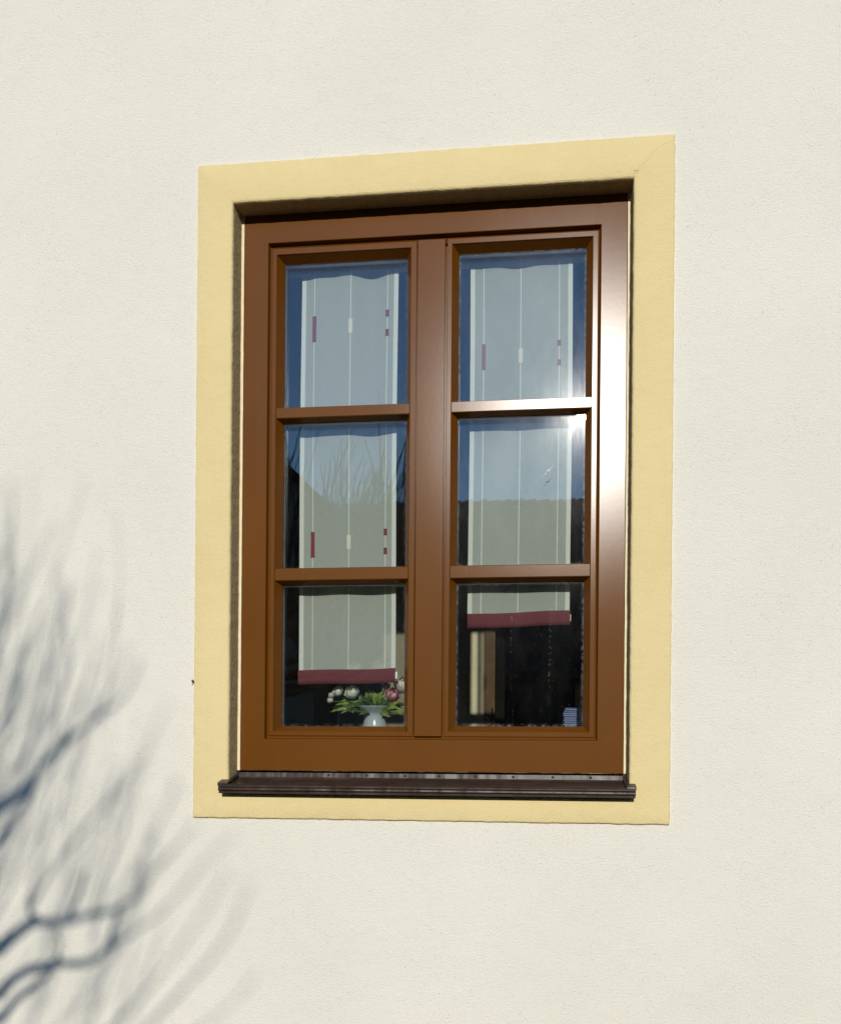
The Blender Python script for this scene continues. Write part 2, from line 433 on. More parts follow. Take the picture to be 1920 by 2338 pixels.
# ------------------------------------------------------------------ room behind
def struct(mb, name, mat): return tag(mb.build(name, mat), kind='structure')
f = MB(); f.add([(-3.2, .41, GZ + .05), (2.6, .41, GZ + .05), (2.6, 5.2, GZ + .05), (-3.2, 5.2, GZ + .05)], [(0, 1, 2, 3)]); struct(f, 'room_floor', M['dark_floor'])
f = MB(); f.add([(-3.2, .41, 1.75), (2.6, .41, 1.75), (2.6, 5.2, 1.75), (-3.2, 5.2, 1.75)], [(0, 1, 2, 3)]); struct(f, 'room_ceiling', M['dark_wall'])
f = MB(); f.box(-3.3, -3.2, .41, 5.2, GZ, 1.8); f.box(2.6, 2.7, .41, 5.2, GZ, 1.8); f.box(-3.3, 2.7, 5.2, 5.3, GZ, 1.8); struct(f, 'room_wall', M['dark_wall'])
PY = 2.0
f = MB(); f.box(-.684, -.2245, PY, PY + .30, GZ + .05, 1.75); struct(f, 'interior_wall_pier', M['cream_wall'])
dr = empty('interior_door', (-.20, PY, GZ + .05), 'brown wooden door edge with a steel handle seen through the lower right pane', 'door')
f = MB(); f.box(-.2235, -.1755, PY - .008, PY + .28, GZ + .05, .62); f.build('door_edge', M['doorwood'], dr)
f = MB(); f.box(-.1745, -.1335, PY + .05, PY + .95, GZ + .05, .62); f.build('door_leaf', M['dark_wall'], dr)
f = MB(); f.tube([(-.186, PY - .0082, .128), (-.186, PY - .03, .128), (-.186, PY - .03, .245), (-.186, PY - .0082, .245)], .0035, 8); f.build('handle', M['steel'], dr)

# ------------------------------------------------------------------ window
win = empty('casement_window', (-.26, .10, -.0235), 'brown timber casement window with two sashes of three panes each', 'window')
FR = (-.7325, .2123, -.0232, 1.3830); FI = (-.6708, .1495, .0558, 1.2975)
f = MB()
f.loops([FR + (.140,), FR + (.0624,), off(FR, -.0013) + (.061,), off(FI, .0016) + (.061,), off(FI, .0003) + (.0615,), FI + (.0628,), off(FI, -.0026) + (.0740,),
         off(FI, -.0150) + (.0800,), off(FI, -.0150) + (.140,), FR + (.140,)])
f.build('outer_frame', M['brown'], win)
f = MB(); f.box(HX0, HX1, .088, .14, -.0995, -.0236); f.box(-.308, -.212, .088, .136, .055, 1.296); f.build('frame_filler', M['brown'], win)
GY = .099
SASH = [dict(o=(-.6637, -.2972, .0640, 1.2893), i=(-.6518, -.3123, .0760, 1.2740), g=(-.6376, -.3237, .0890, 1.2612), gl=M['glassL']),
        dict(o=(-.2220, .1443, .0637, 1.2905), i=(-.2097, .1312, .0766, 1.2770), g=(-.1945, .1175, .0907, 1.2639), gl=M['glassR'])]
for k, S in enumerate(SASH):
    o_, i_, g_ = S['o'], S['i'], S['g']
    f = MB()
    f.loops([o_ + (.100,), o_ + (.0742,), off(o_, -.0011) + (.073,), off(i_, .0009) + (.073,), i_ + (.0742,), off(i_, -.001) + (.077,), g_ + (GY,),
             g_ + (.132,), off(g_, .012) + (.137,), off(o_, .006) + (.137,), off(o_, .006) + (.100,), o_ + (.100,)])
    sash = f.build('sash', M['brown'], win)
    bars = [(.8622, .8893, .8585, .8925), (.4537, .4850, .4470, .4885)]
    for fb, ft, lb, lt in bars:
        f = MB()
        prof = [(.0762, fb), (.0750, fb + .001), (.0740, fb + .002), (.0740, ft - .0015), (.0750, ft - .0004), (.078, ft), (.090, lt), (.132, lt), (.132, lb), (.097, lb), (.093, lb)]
        f.prism_x(prof, i_[0] + .0012, i_[1] - .0012)
        f.build('glazing_bar', M['brown'], sash)
    zs = [(g_[2], bars[1][2]), (bars[1][3], bars[0][2]), (bars[0][3], g_[3])]
    for z0, z1 in zs:
        f = MB(); x0, x1 = g_[0], g_[1]
        f.box(x0 - .004, x1 + .004, GY + .0004, GY + .0042, z0 - .004, z1 + .004, 0)
        f.box(x0 - .004, x1 + .004, GY + .020, GY + .024, z0 - .004, z1 + .004, 1)
        f.build('pane', [S['gl'], M['glassI']], sash, uv=(x0, x1, z0, z1))
        f = MB(); f.loops([(x0 + .0008, x1 - .0008, z0 + .0008, z1 - .0008, GY + .0052), (x0 + .0008, x1 - .0008, z0 + .0008, z1 - .0008, GY + .0190)])
        f.build('spacer', M['spacer'], sash)
    if k == 1:
        f = MB()
        for t in range(12):
            u = t / 11; cx, cz = .0095 + .033 * u + rnd.uniform(-.002, .002), .700 + .033 * u + rnd.uniform(-.002, .002)
            rr = .0009 + .0021 * math.exp(-((u - .62) / .25) ** 2)
            n = 7; vs = [(cx + rr * math.cos(a * 2 * math.pi / n) * rnd.uniform(.7, 1.3), GY - .0003, cz + rr * math.sin(a * 2 * math.pi / n) * rnd.uniform(.7, 1.3)) for a in range(n)]
            f.add(vs + [(cx, GY - .0009, cz)], [(a, (a + 1) % n, n) for a in range(n)])
        f.build('white_smear', M['smear'], sash)
f = MB(); f.loops([(-.2945, -.2263, .0640, 1.2876, .088), (-.2945, -.2263, .0640, 1.2876, .0672), (-.2935, -.2273, .0650, 1.2866, .0660)])
f.add([(-.2935, .0660, .0650), (-.2273, .0660, .0650), (-.2273, .0660, 1.2866), (-.2935, .0660, 1.2866)], [(0, 1, 2, 3)])
f.build('centre_strip', M['brown'], win)
# outer sill
f = MB()
nose = [(-.0015, -.0535), (-.026, -.0578), (-.030, -.0568), (-.0335, -.0590), (-.0345, -.0620), (-.0322, -.0640), (-.0345, -.0660), (-.0352, -.0690), (-.0335, -.0715), (-.0290, -.0725), (-.0290, -.0775), (-.0270, -.0788), (-.0015, -.0788)]
f.prism_x(nose, -.7575, .2325)
f.prism_x([(.0600, -.0283), (.0575, -.0283), (.0555, -.0390), (.0520, -.0430), (-.0012, -.0533), (-.0012, -.0786), (.0600, -.0786)], -.7410, .2178)
sill = f.build('window_sill', M['sill'], win)
for xa, xb, xc, xd in ((-.7412, -.7335, -.7590, -.7340), (.2110, .2180, .2120, .2340)):
    f = MB(); f.prism_x([(.0602, -.0238), (.0560, -.0235), (.0500, -.0330), (-.0010, -.0455), (-.0010, -.0600), (.0602, -.0450)], xa, xb)
    f.prism_x([(-.0011, -.0455), (-.0270, -.0510), (-.0335, -.0530), (-.0345, -.0575), (-.0330, -.0600), (-.0011, -.0600)], xc, xd)
    f.build('end_cap', M['sill'], sill)
for xs in (-.505, -.41, -.314, -.23, -.142, -.05, .045, .135):
    f = MB(); n = 8
    prof = [(.0034, 0), (.0030, .0012), (.0018, .0020), (.0004, .0023)]
    vs = []; fs = []
    for r_, h in prof:
        for a in range(n): vs.append((xs + r_ * math.cos(a * math.pi / 4), .0566 - h, -.0337 + r_ * math.sin(a * math.pi / 4)))
    for q in range(3):
        for a in range(n): fs.append((q * n + a, q * n + (a + 1) % n, (q + 1) * n + (a + 1) % n, (q + 1) * n + a))
    fs.append(tuple(range(3 * n, 4 * n)))
    f.add(vs, fs); f.build('screw', M['sill'], sill, smooth=True)

# ------------------------------------------------------------------ curtains
def curtain(x0, x1, ztop, zb, zh, xs, marks, seed, label, tabx):
    yc = .1445
    t = empty('cafe_curtain', ((x0 + x1) / 2, yc, ztop), label, 'curtain', 'short curtains behind the two sashes')
    def Y(x, z):
        u = (x - x0) / (x1 - x0)
        a = (.0030 if seed < 1 else .0015) * (1 + .9 * (z - .3))
        return yc + a * (math.sin(u * 9.5 + seed + .35 * z) * .9 + .8 * math.sin(u * 17 + 1.7 * seed + z * 1.1) * max(0, (z - .55)) + .35 * math.sin(u * 5 - z * 2.2 + seed))
    def sheet(xa, xb, za, zb_, nx, nz, dy=0.0, wob=0.0):
        mb = MB(); vs = []; fs = []
        for j in range(nz + 1):
            z = za + (zb_ - za) * j / nz
            for i in range(nx + 1):
                x = xa + (xb - xa) * i / nx
                xx = x + wob * math.sin(z * 5.3 + seed)
                vs.append((xx, Y(x, z) + dy, z))
        for j in range(nz):
            for i in range(nx):
                a = j * (nx + 1) + i; fs.append((a, a + 1, a + nx + 2, a + nx + 1))
        mb.add(vs, fs); return mb
    WB = .0011
    # bottom edge of the voile rises slightly to the right
    s_ = sheet(x0, x1, zb, ztop, 48, 60, 0, WB); s_.build('voile', M['sheer'], t, smooth=True)
    for xa in (x0, x1 - .0112):
        sheet(xa, xa + .0112, zb, ztop, 3, 60, -.0008, WB).build('side_hem', M['band'], t, smooth=True)
    for x in xs:
        sheet(x - .0009, x + .0009, zb, ztop, 1, 60, -.0012, WB).build('thread', M['thread'], t, smooth=True)
    for kind, x, za, zb_ in marks:
        wd = .0047 if kind != 'small' else .0042
        if kind == 'cream':
            sheet(x - wd, x + wd, za, zb_, 2, 4, -.0016, WB).build('cream_patch', M['cream_patch'], t, smooth=True)
        else:
            p = sheet(x - wd, x + wd, za, zb_, 2, 4, -.0016, WB).build('red_patch', M['red_patch'] if seed < 1 else M['faded_patch'], t, smooth=True)
            q = MB()
            for zz in (za, zb_ - .0013):
                b = sheet(x - wd - .0006, x + wd + .0006, zz, zz + .0013, 2, 1, -.0020, WB); q.add(b.v, b.f)
            for xx in (x - wd, x + wd - .0008):
                b = sheet(xx, xx + .0008, za, zb_, 1, 4, -.0020, WB); q.add(b.v, b.f)
            q.build('dark_edging', M['dark_thread'] if seed < 1 else M['faded_patch'], p)
    # burgundy tunnel hem with a white weight bar in it
    mb = MB(); n = 40; vs = []; fs = []
    prof = [(-.0022, 1.0), (-.0034, .75), (-.0036, .3), (-.0020, 0.0), (.0014, 0.0), (.0024, .4), (.0018, 1.0)]
    for i in range(n + 1):
        u = i / n; x = x0 - .0008 + (x1 - x0 + .0016) * u
        rise = .0058 * u + .0013 * math.sin(u * 6 + seed)
        for dy, h in prof: vs.append((x, Y(x, zb) + dy, zh + rise + (zb - zh) * h))
    m_ = len(prof)
    for i in range(n):
        for k in range(m_): fs.append((i * m_ + k, i * m_ + (k + 1) % m_, (i + 1) * m_ + (k + 1) % m_, (i + 1) * m_ + k))
    mb.add(vs, fs); mb.build('hem', M['hem'], t, smooth=True)
    mb = MB(); zt = zh + .0060 + (zb - zh) * .5
    mb.box(x1 - .012, x1 + tabx, Y(x1, zb) - .0012, Y(x1, zb) + .0008, zt - .0085, zt + .0085); mb.build('weight_bar', M['whiteplastic'], t)
    mb = MB(); mb.tube([(x0 - .006, yc + .004, ztop - .004), (x1 + .006, yc + .004, ztop - .004)], .003, 8); mb.build('curtain_rod', M['whiteplastic'], t)

xsL = [-.5713, -.4760, -.3815]
curtain(-.6058, -.3536, 1.292, .2345, .1978, xsL,
        [('red', xsL[0], 1.0827, 1.1476), ('cream', xsL[1], 1.100, 1.1364), ('small', xsL[2], 1.1395, 1.1556), ('small', xsL[2], 1.0902, 1.1063),
         ('red', xsL[0], .5269, .5921), ('cream', xsL[1], .5459, .5816), ('small', xsL[2], .5804, .5965), ('small', xsL[2], .5322, .5479)],
        .4, 'white voile curtain in the left sash, its burgundy hem just above the flowers', .0062)
xsR = [-.1355, -.0428, .0531]
curtain(-.1693, .0860, 1.294, .3765, .3405, xsR,
        [('red', xsR[0], .9925, 1.0571), ('cream', xsR[1], 1.0080, 1.0439), ('small', xsR[2], 1.0457, 1.0592), ('small', xsR[2], .9965, 1.0105)],
        2.9, 'white voile curtain in the right sash, ending higher, burgundy hem over empty dark pane', .0022)

# ------------------------------------------------------------------ vase and flowers on the inner sill
VX, VY = -.4160, .214
vase = empty('vase', (VX, VY, .0703), 'pale porcelain footed bowl holding flowers behind the lower left pane', 'vase')
f = MB()
f.lathe([(.0005, .0705), (.040, .0705), (.0395, .075), (.0350, .086), (.0318, .098), (.0305, .110), (.0300, .120), (.0325, .127), (.040, .133), (.047, .1385), (.0555, .1440), (.0562, .1452), (.0550, .1452), (.046, .1410), (.030, .134), (.001, .132)], VX, VY)
f.build('bowl', M['porcelain'], vase, smooth=True)

def bloom(cx, cy, cz, r, axis, seed, mats):
    """ranunculus head: shells of cupped petals round a tight heart"""
    q = random.Random(seed); A = Vector(axis).normalized()
    X = A.cross(Vector((0.2, .1, 1))).normalized(); Yv = A.cross(X)
    mb = MB()
    for shell, (rs, n, tilt) in enumerate([(.34, 3, .05), (.55, 4, .35), (.74, 5, .75), (.90, 5, 1.25), (1.0, 6, 1.80)]):
        for k in range(n):
            ph = 2 * math.pi * (k + q.random() * .5) / n + shell * .7
            wdt = 1.15 * math.pi * 2 / n; vs = []; fs = []; nu, nv = 4, 4
            for j in range(nv + 1):
                v = j / nv; th = math.pi * (.97 - (.97 - (.10 + tilt * .22)) * v)
                for i in range(nu + 1):
                    u = (i / nu - .5); wv = math.sin(math.pi * min(1, .25 + v * .55)) * (1 - .25 * v ** 4)
                    a = ph + u * wdt * wv
                    rr = r * rs * (1 + .05 * math.sin(7 * a + seed) * v + .10 * v * v * (shell / 4))
                    p = (X * math.cos(a) + Yv * math.sin(a)) * math.sin(th) * rr + A * math.cos(th) * rr
                    vs.append(Vector((cx, cy, cz)) + p)
            for j in range(nv):
                for i in range(nu):
                    b = j * (nu + 1) + i; fs.append((b, b + 1, b + nu + 2, b + nu + 1))
            mb.add(vs, fs, 0 if (shell + k) % 2 else min(1, len(mats) - 1))
    return mb

def leaf(base, tip, w_, up, seed):
    q = random.Random(seed); b, t = Vector(base), Vector(tip); d = (t - b); L = d.length; d.normalize()
    s_ = d.cross(Vector(up)).normalized(); n = s_.cross(d)
    wid = [.10, .42, .28, .80, .48, 1.0, .55, .78, .36, .48, .20, .03]
    c = []; vs = []; fs = []
    for i, k in enumerate(wid):
        u = i / (len(wid) - 1); m_ = b + d * L * u + n * (.10 * L * math.sin(u * 3.0)) + Vector((0, 0, -.10 * L * u * u))
        k *= w_ * q.uniform(.85, 1.15)
        vs += [m_ + s_ * k + n * k * .35, m_, m_ - s_ * k + n * k * .35]
    for i in range(len(wid) - 1):
        a = 3 * i; fs += [(a, a + 1, a + 4, a + 3), (a + 1, a + 2, a + 5, a + 4)]
    mb = MB(); mb.add(vs, fs); return mb

FL = [  # x, z (on the plane y = .25), depth, radius, materials, label, name
    (-.4862, .1880, .172, .0185, 'petal_white', 'large white ranunculus bloom below the left curtain hem', 'ranunculus'),
    (-.3747, .1815, .174, .0190, 'petal_pink', 'deep pink ranunculus bloom at the right of the bowl', 'ranunculus'),
    (-.3926, .2039, .180, .0105, 'petal_pink', 'small pink bud just above the deep pink bloom', 'ranunculus'),
    (-.3430, .2085, .182, .0260, 'petal_blush', 'pale blush bloom cut off by the sash edge beside the curtain hem', 'ranunculus'),
    (-.5244, .1905, .178, .0140, 'petal_white', 'half open white flower left of the large white bloom', 'ranunculus'),
    (-.5410, .1800, .185, .0085, 'petal_blush', 'small pale pink bud at the far left of the bouquet, the upper of two', 'ranunculus'),
    (-.5450, .1660, .185, .0085, 'petal_blush', 'lowest small pale pink bud at the far left of the bouquet', 'ranunculus'),
    (-.4800, .2520, .205, .0180, 'petal_white', 'white bloom seen faintly through the voile, left of the two', 'ranunculus'),
    (-.4060, .2560, .205, .0230, 'petal_blush', 'blush bloom seen faintly through the voile, right of the two', 'ranunculus'),
]
LEAVES = [  # flower index, tip x, tip z, depth, half width
    (0, -.470, .187, .214, .0105), (0, -.493, .166, .210, .010), (0, -.516, .134, .200, .011), (0, -.500, .150, .196, .012),
    (4, -.520, .168, .235, .010), (4, -.532, .158, .228, .009), (4, -.505, .176, .225, .010), (5, -.538, .150, .240, .008), (6, -.546, .140, .235, .006),
    (1, -.375, .160, .200, .011), (1, -.352, .138, .205, .011), (1, -.383, .137, .192, .010), (1, -.395, .176, .206, .011), (2, -.398, .194, .222, .012),
    (2, -.430, .196, .235, .012), (3, -.338, .158, .215, .011), (3, -.345, .147, .225, .010), (7, -.446, .193, .228, .011), (7, -.455, .150, .192, .010),
    (8, -.437, .198, .250, .012), (8, -.405, .152, .192, .010), (7, -.468, .138, .198, .010), (0, -.482, .142, .200, .010), (2, -.402, .183, .200, .014), (2, -.388, .168, .195, .014), (1, -.362, .150, .190, .013), (3, -.350, .132, .196, .012), (7, -.462, .172, .190, .014), (8, -.430, .180, .195, .014), (4, -.494, .148, .190, .013), (4, -.508, .156, .196, .012), (5, -.522, .142, .200, .010), (1, -.380, .126, .186, .010), (0, -.466, .130, .186, .011), (4, -.514, .150, .200, .012), (3, -.357, .166, .200, .012), (0, -.474, .160, .188, .012), (8, -.418, .158, .186, .011), (8, -.415, .186, .228, .011)]
for k in range(26):
    a_ = rnd.uniform(-.35, 3.5); d_ = rnd.uniform(.030, .085)
    lx = -.424 + math.cos(a_) * d_ * 1.12; lz = .150 + math.sin(a_) * d_ * .42
    if abs(lx + .424) < .028 and lz < .150: continue
    LEAVES.append((min(range(9), key=lambda q: abs(FL[q][0] - lx)), lx, lz, rnd.uniform(.195, .235), rnd.uniform(.007, .012)))
fobs = []
for k, (x, z, dep, r_, mt, lab, nm) in enumerate(FL):
    s_ = (DIST + dep) / (DIST + .25); x *= s_; z *= s_
    base = (VX + (x - VX) * .12, VY - .004 + (k % 3) * .004, .134)
    fl = empty(nm, base, lab, 'flower', 'artificial flowers in the porcelain bowl')
    ax = Vector(((x - VX) * 3.0, -.62, .55))
    b2 = {'petal_pink': ['petal_pink', 'petal_blush'], 'petal_blush': ['petal_blush', 'petal_white'], 'petal_white': ['petal_white', 'petal_cream']}.get(mt, [mt])
    bloom(x, dep, z, r_, ax, k + 3, b2).build('bloom', [M[q] for q in b2], fl, smooth=True)
    f = MB(); e = Vector((x, dep, z)) - ax.normalized() * r_ * .9; b0 = Vector(base); mid = (b0 + e) / 2 + Vector((0, .004, .008))
    f.tube([b0 - Vector((0, 0, .002)), (b0 + mid) / 2 + Vector((0, 0, .004)), mid, (mid + e) / 2 + Vector((0, 0, .003)), e], .0013, 6); f.build('stem', M['stem'], fl, smooth=True)
    fobs.append((fl, mid, b0))
for k, (fi, tx, tz, dep, wd) in enumerate(LEAVES):
    fl, mid, b0 = fobs[fi]; s_ = (DIST + dep) / (DIST + .25)
    dep -= .028; s_ = (DIST + dep) / (DIST + .25); tip = Vector((tx * s_, dep, tz * s_)); c0 = Vector((VX + (tip.x - VX) * .35, VY - .02, .139 + max(0, tip.z - .15) * .35))
    leaf(c0, tip, wd * 1.12, (rnd.uniform(-.7, .7), -.8, rnd.uniform(-.2, .9)), k).build('leaf', M['leaf'] if k % 3 else M['leaf_dark'], fl)

# stack of booklets in the right corner
pk = empty('paper_stack', (.155, .30, .0703), 'stack of thin blue and white booklets behind the lower right corner', 'papers')
z = .0704
for k in range(27):
    f = MB(); x0 = .0765 + rnd.uniform(-.002, .003) + (.003 if k > 24 else 0); th = .0033; tl = -.045 * (k / 27)
    x1 = .232; y0 = .262 + rnd.uniform(-.002, .002); y1 = .395
    def zz(x): return z + tl * (x - .0765) * .9
    vs = [(x0, y0, zz(x0)), (x1, y0, zz(x1)), (x1, y1, zz(x1)), (x0, y1, zz(x0))]
    g_ = .0010 if k % 2 else 0.0
    h_ = th * (1.0 if k % 2 == 0 else .72) - .0002
    f.add(vs + [(a, b, c + h_) for a, b, c in vs], [(3, 2, 1, 0), (4, 5, 6, 7), (0, 1, 5, 4), (1, 2, 6, 5), (2, 3, 7, 6), (3, 0, 4, 7)])
    f.build('booklet', M['paper_white'] if k % 2 else M['paper_blue'], pk)
    z += h_ + .0002

# ------------------------------------------------------------------ insect on the render
ins = empty('insect', (-.8385, .006, .1946), 'tiny black insect on the render against the left edge of the yellow band', 'insect')
f = MB(); vs = []; fs = []
for j in range(7):
    th = math.pi * j / 6
    for i in range(8):
        a = 2 * math.pi * i / 8; rr = math.sin(th) * (.0030 if j < 4 else .0023)
        p = Vector((rr * math.cos(a), .0022 * math.sin(th) * math.sin(a), math.cos(th) * .0052))
        p = Matrix.Rotation(R(-28), 3, 'Y') @ p
        vs.append(Vector((-.8368, .0052, .1950)) + p)
for j in range(6):
    for i in range(8): fs.append((j * 8 + i, j * 8 + (i + 1) % 8, (j + 1) * 8 + (i + 1) % 8, (j + 1) * 8 + i))
f.add(vs, fs); f.build('body', M['dark'], ins, smooth=True)
for dx, dz, ln in ((-.0020, .0005, .0048), (-.0010, -.0036, .0036), (-.0002, -.0040, .0036)):
    f = MB(); f.tube([(-.8370 + dx * .5, .0062, .1948 + dz * .5), (-.8370 + dx * 1.6, .0050, .1948 + dz * 1.5), (-.8370 + dx * 2.4, .0076, .1948 + dz * 2.1)], .00035, 5); f.build('leg', M['dark'], ins)

# ------------------------------------------------------------------ tree beside the photographer whose bare branches shade the wall
def sunpt(p, t): return Vector((p[0], WY, p[1])) + SUN * t
STROKES = {
 'A': ([(-1.341, -0.12), (-1.297, -0.092), (-1.26, -0.056), (-1.231, -0.014), (-1.158, 0.049), (-1.086, 0.105), (-1.014, 0.16), (-0.971, 0.25)], 2.6, 3.3, .0135, .0025),
 'B': ([(-1.34, -0.204), (-1.311, -0.162), (-1.26, -0.091), (-1.231, -0.014)], 2.6, 2.8, .008, .006),
 'C': ([(-1.343, 0.083), (-1.314, 0.139), (-1.298, 0.209), (-1.285, 0.293)], 3.0, 3.5, .0065, .003),
 'D': ([(-1.297, -0.029), (-1.265, 0.028), (-1.24, 0.14), (-1.207, 0.244), (-1.179, 0.362), (-1.169, 0.446)], 2.9, 4.2, .007, .0025),
 'E': ([(-1.257, -0.378), (-1.214, -0.3), (-1.163, -0.229), (-1.098, -0.152), (-1.058, -0.096), (-1.019, -0.012)], 2.9, 3.9, .006, .003),
 'F': ([(-1.338, -0.478), (-1.294, -0.442), (-1.25, -0.412), (-1.183, -0.409), (-1.096, -0.389), (-1.031, -0.372), (-0.977, -0.336), (-0.931, -0.273), (-0.874, -0.21), (-0.825, -0.154)], 2.2, 3.6, .0125, .0022),
 'G': ([(-1.25, -0.412), (-1.261, -0.371), (-1.25, -0.322), (-1.221, -0.258)], 2.3, 3.2, .009, .0025),
 'H': ([(-1.337, -0.597), (-1.308, -0.561), (-1.256, -0.531), (-1.19, -0.515), (-1.102, -0.507), (-1.055, -0.469), (-1.038, -0.42), (-1.023, -0.378)], 2.2, 2.8, .011, .006),
 'I': ([(-1.055, -0.469), (-1.016, -0.449), (-0.93, -0.39), (-0.866, -0.326), (-0.803, -0.249), (-0.726, -0.18)], 2.6, 4.2, .007, .0022),
 'J': ([(-1.043, -0.676), (-0.971, -0.597), (-0.914, -0.527), (-0.858, -0.449), (-0.795, -0.359), (-0.746, -0.269)], 3.2, 4.4, .0055, .0025),
 'K': ([(-0.97, -0.687), (-0.864, -0.573), (-0.78, -0.481), (-0.724, -0.391), (-0.69, -0.295)], 3.0, 4.2, .0060, .0025),
 'L': ([(-0.828, -0.674), (-0.723, -0.588), (-0.667, -0.518)], 3.4, 3.9, .0035, .002),
 'M': ([(-1.161, -0.408), (-1.129, -0.339), (-1.11, -0.277)], 2.4, 2.9, .007, .003),
 'N': ([(-1.321, 0.104), (-1.292, 0.181), (-1.263, 0.279), (-1.235, 0.391)], 3.3, 4.2, .005, .0025),
 'O': ([(-1.345, 0.364), (-1.324, 0.476), (-1.318, 0.602), (-1.322, 0.7)], 3.6, 4.6, .006, .004),
 'P': ([(-1.231, -0.014), (-1.151, 0.098), (-1.108, 0.209), (-1.087, 0.32)], 2.8, 4.0, .006, .0025),
 'Q': ([(-1.086, 0.105), (-1.036, 0.202), (-1.0, 0.292)], 3.0, 3.8, .0045, .002),
 'R': ([(-1.098, -0.152), (-1.012, -0.06), (-0.955, 0.03), (-0.906, 0.14)], 3.3, 4.4, .0045, .002),
 'T': ([(-0.977, -0.336), (-0.96, -0.232), (-0.911, -0.135), (-0.876, -0.052)], 2.9, 4.2, .0045, .002),
 'U': ([(-1.19, -0.515), (-1.179, -0.473), (-1.187, -0.431)], 2.3, 2.5, .006, .004),
 'V': ([(-1.336, -0.66), (-1.285, -0.602), (-1.219, -0.551), (-1.19, -0.515)], 2.3, 2.3, .009, .007),
 'W': ([(-1.096, -0.389), (-1.06, -0.276), (-1.011, -0.164), (-0.976, -0.081)], 2.8, 4.2, .0045, .002),
}
FORK = Vector((-2.30, -3.8, .40))
tree = empty('garden_tree', (-2.45, -3.8, GZ), 'bare pruned tree left of the photographer throwing branch shadows on the wall', 'tree')
f = MB(); f.tube([(-2.46, -3.79, GZ - .1), (-2.45, -3.8, -1.1), (-2.40, -3.82, -.40), FORK], [.12, .085, .075, .07], 12); f.build('trunk', M['bark'], tree, smooth=True)
KNOTS = [((-1.25, -.412), 2.27, .017), ((-.977, -.336), 2.95, .013), ((-1.19, -.515), 2.3, .016), ((-1.045, -.462), 2.55, .014), ((-1.231, -.014), 2.75, .012)]
tw = MB()
def smooth_line(P, n=4):
    out = []
    for i in range(len(P) - 1):
        p0, p1, p2, p3 = P[max(i - 1, 0)], P[i], P[i + 1], P[min(i + 2, len(P) - 1)]
        for k in range(n):
            t = k / n; out.append(.5 * ((2 * p1) + (-p0 + p2) * t + (2 * p0 - 5 * p1 + 4 * p2 - p3) * t * t + (-p0 + 3 * p1 - 3 * p2 + p3) * t ** 3))
    return out + [P[-1]]
for k, (pts, ta, tb, ra, rb) in STROKES.items():
    n = len(pts); ra *= (.85 if k in 'IJKLR' else 1.40 if k in 'AFHBV' else 1.08); rb *= .9; P = [sunpt(p, 1.48 * (ta + (tb - ta) * i / (n - 1))) for i, p in enumerate(pts)]
    P = smooth_line(P); n = len(P)
    rad = [(ra + (rb - ra) * (i / (n - 1)) ** .8) * rnd.uniform(.88, 1.12) for i in range(n)]
    if k in 'AFHCVBOJK':
        d = P[0]; mid = (FORK + d) / 2 + Vector((.05, 0, -.12 if k in 'JK' else .06))
        lead = smooth_line([FORK, mid, d], 5)[:-1]
        fl = MB(); fl.tube(lead + P, [.045 * (1 - i / len(lead)) + ra * (i / len(lead)) for i in range(len(lead))] + rad, 8); fl.build('limb', M['bark'], tree, smooth=True)
    else: tw.tube(P, rad, 6)
for p, t, r_ in KNOTS:
    c = sunpt(p, t * 1.48); r_ *= .85; tw.tube([c + Vector((-r_ * 1.1, 0, -r_)), c + Vector((-.3 * r_, 0, -.2 * r_)), c + Vector((r_, 0, r_ * 1.2))], [r_ * .55, r_, r_ * .5], 8)
# thin shoots: faint streaks fanning up and to the right
for k in range(260):
    x = -1.85 + .85 * rnd.random() ** 1.3; z = rnd.uniform(-.80, .22)
    t0 = rnd.uniform(3.4, 5.6); L = rnd.uniform(.28, .60); a = R(rnd.uniform(50, 80)); cv = rnd.uniform(-.15, .5)
    pts = []; px, pz = x, z
    for i in range(7):
        pts.append(sunpt((px, pz), t0 + i * .16)); px += math.cos(a) * L / 6; pz += math.sin(a) * L / 6; a += cv / 6
    if px > -.84 or (px > -1.0 and pz > .25): continue
    r0 = rnd.uniform(.0016, .0032)
    tw.tube(pts, [r0 * (1 - .6 * i / 6) for i in range(7)], 5)
o = tw.build('twigs', M['bark'], tree, smooth=True); tag(o, kind='stuff')

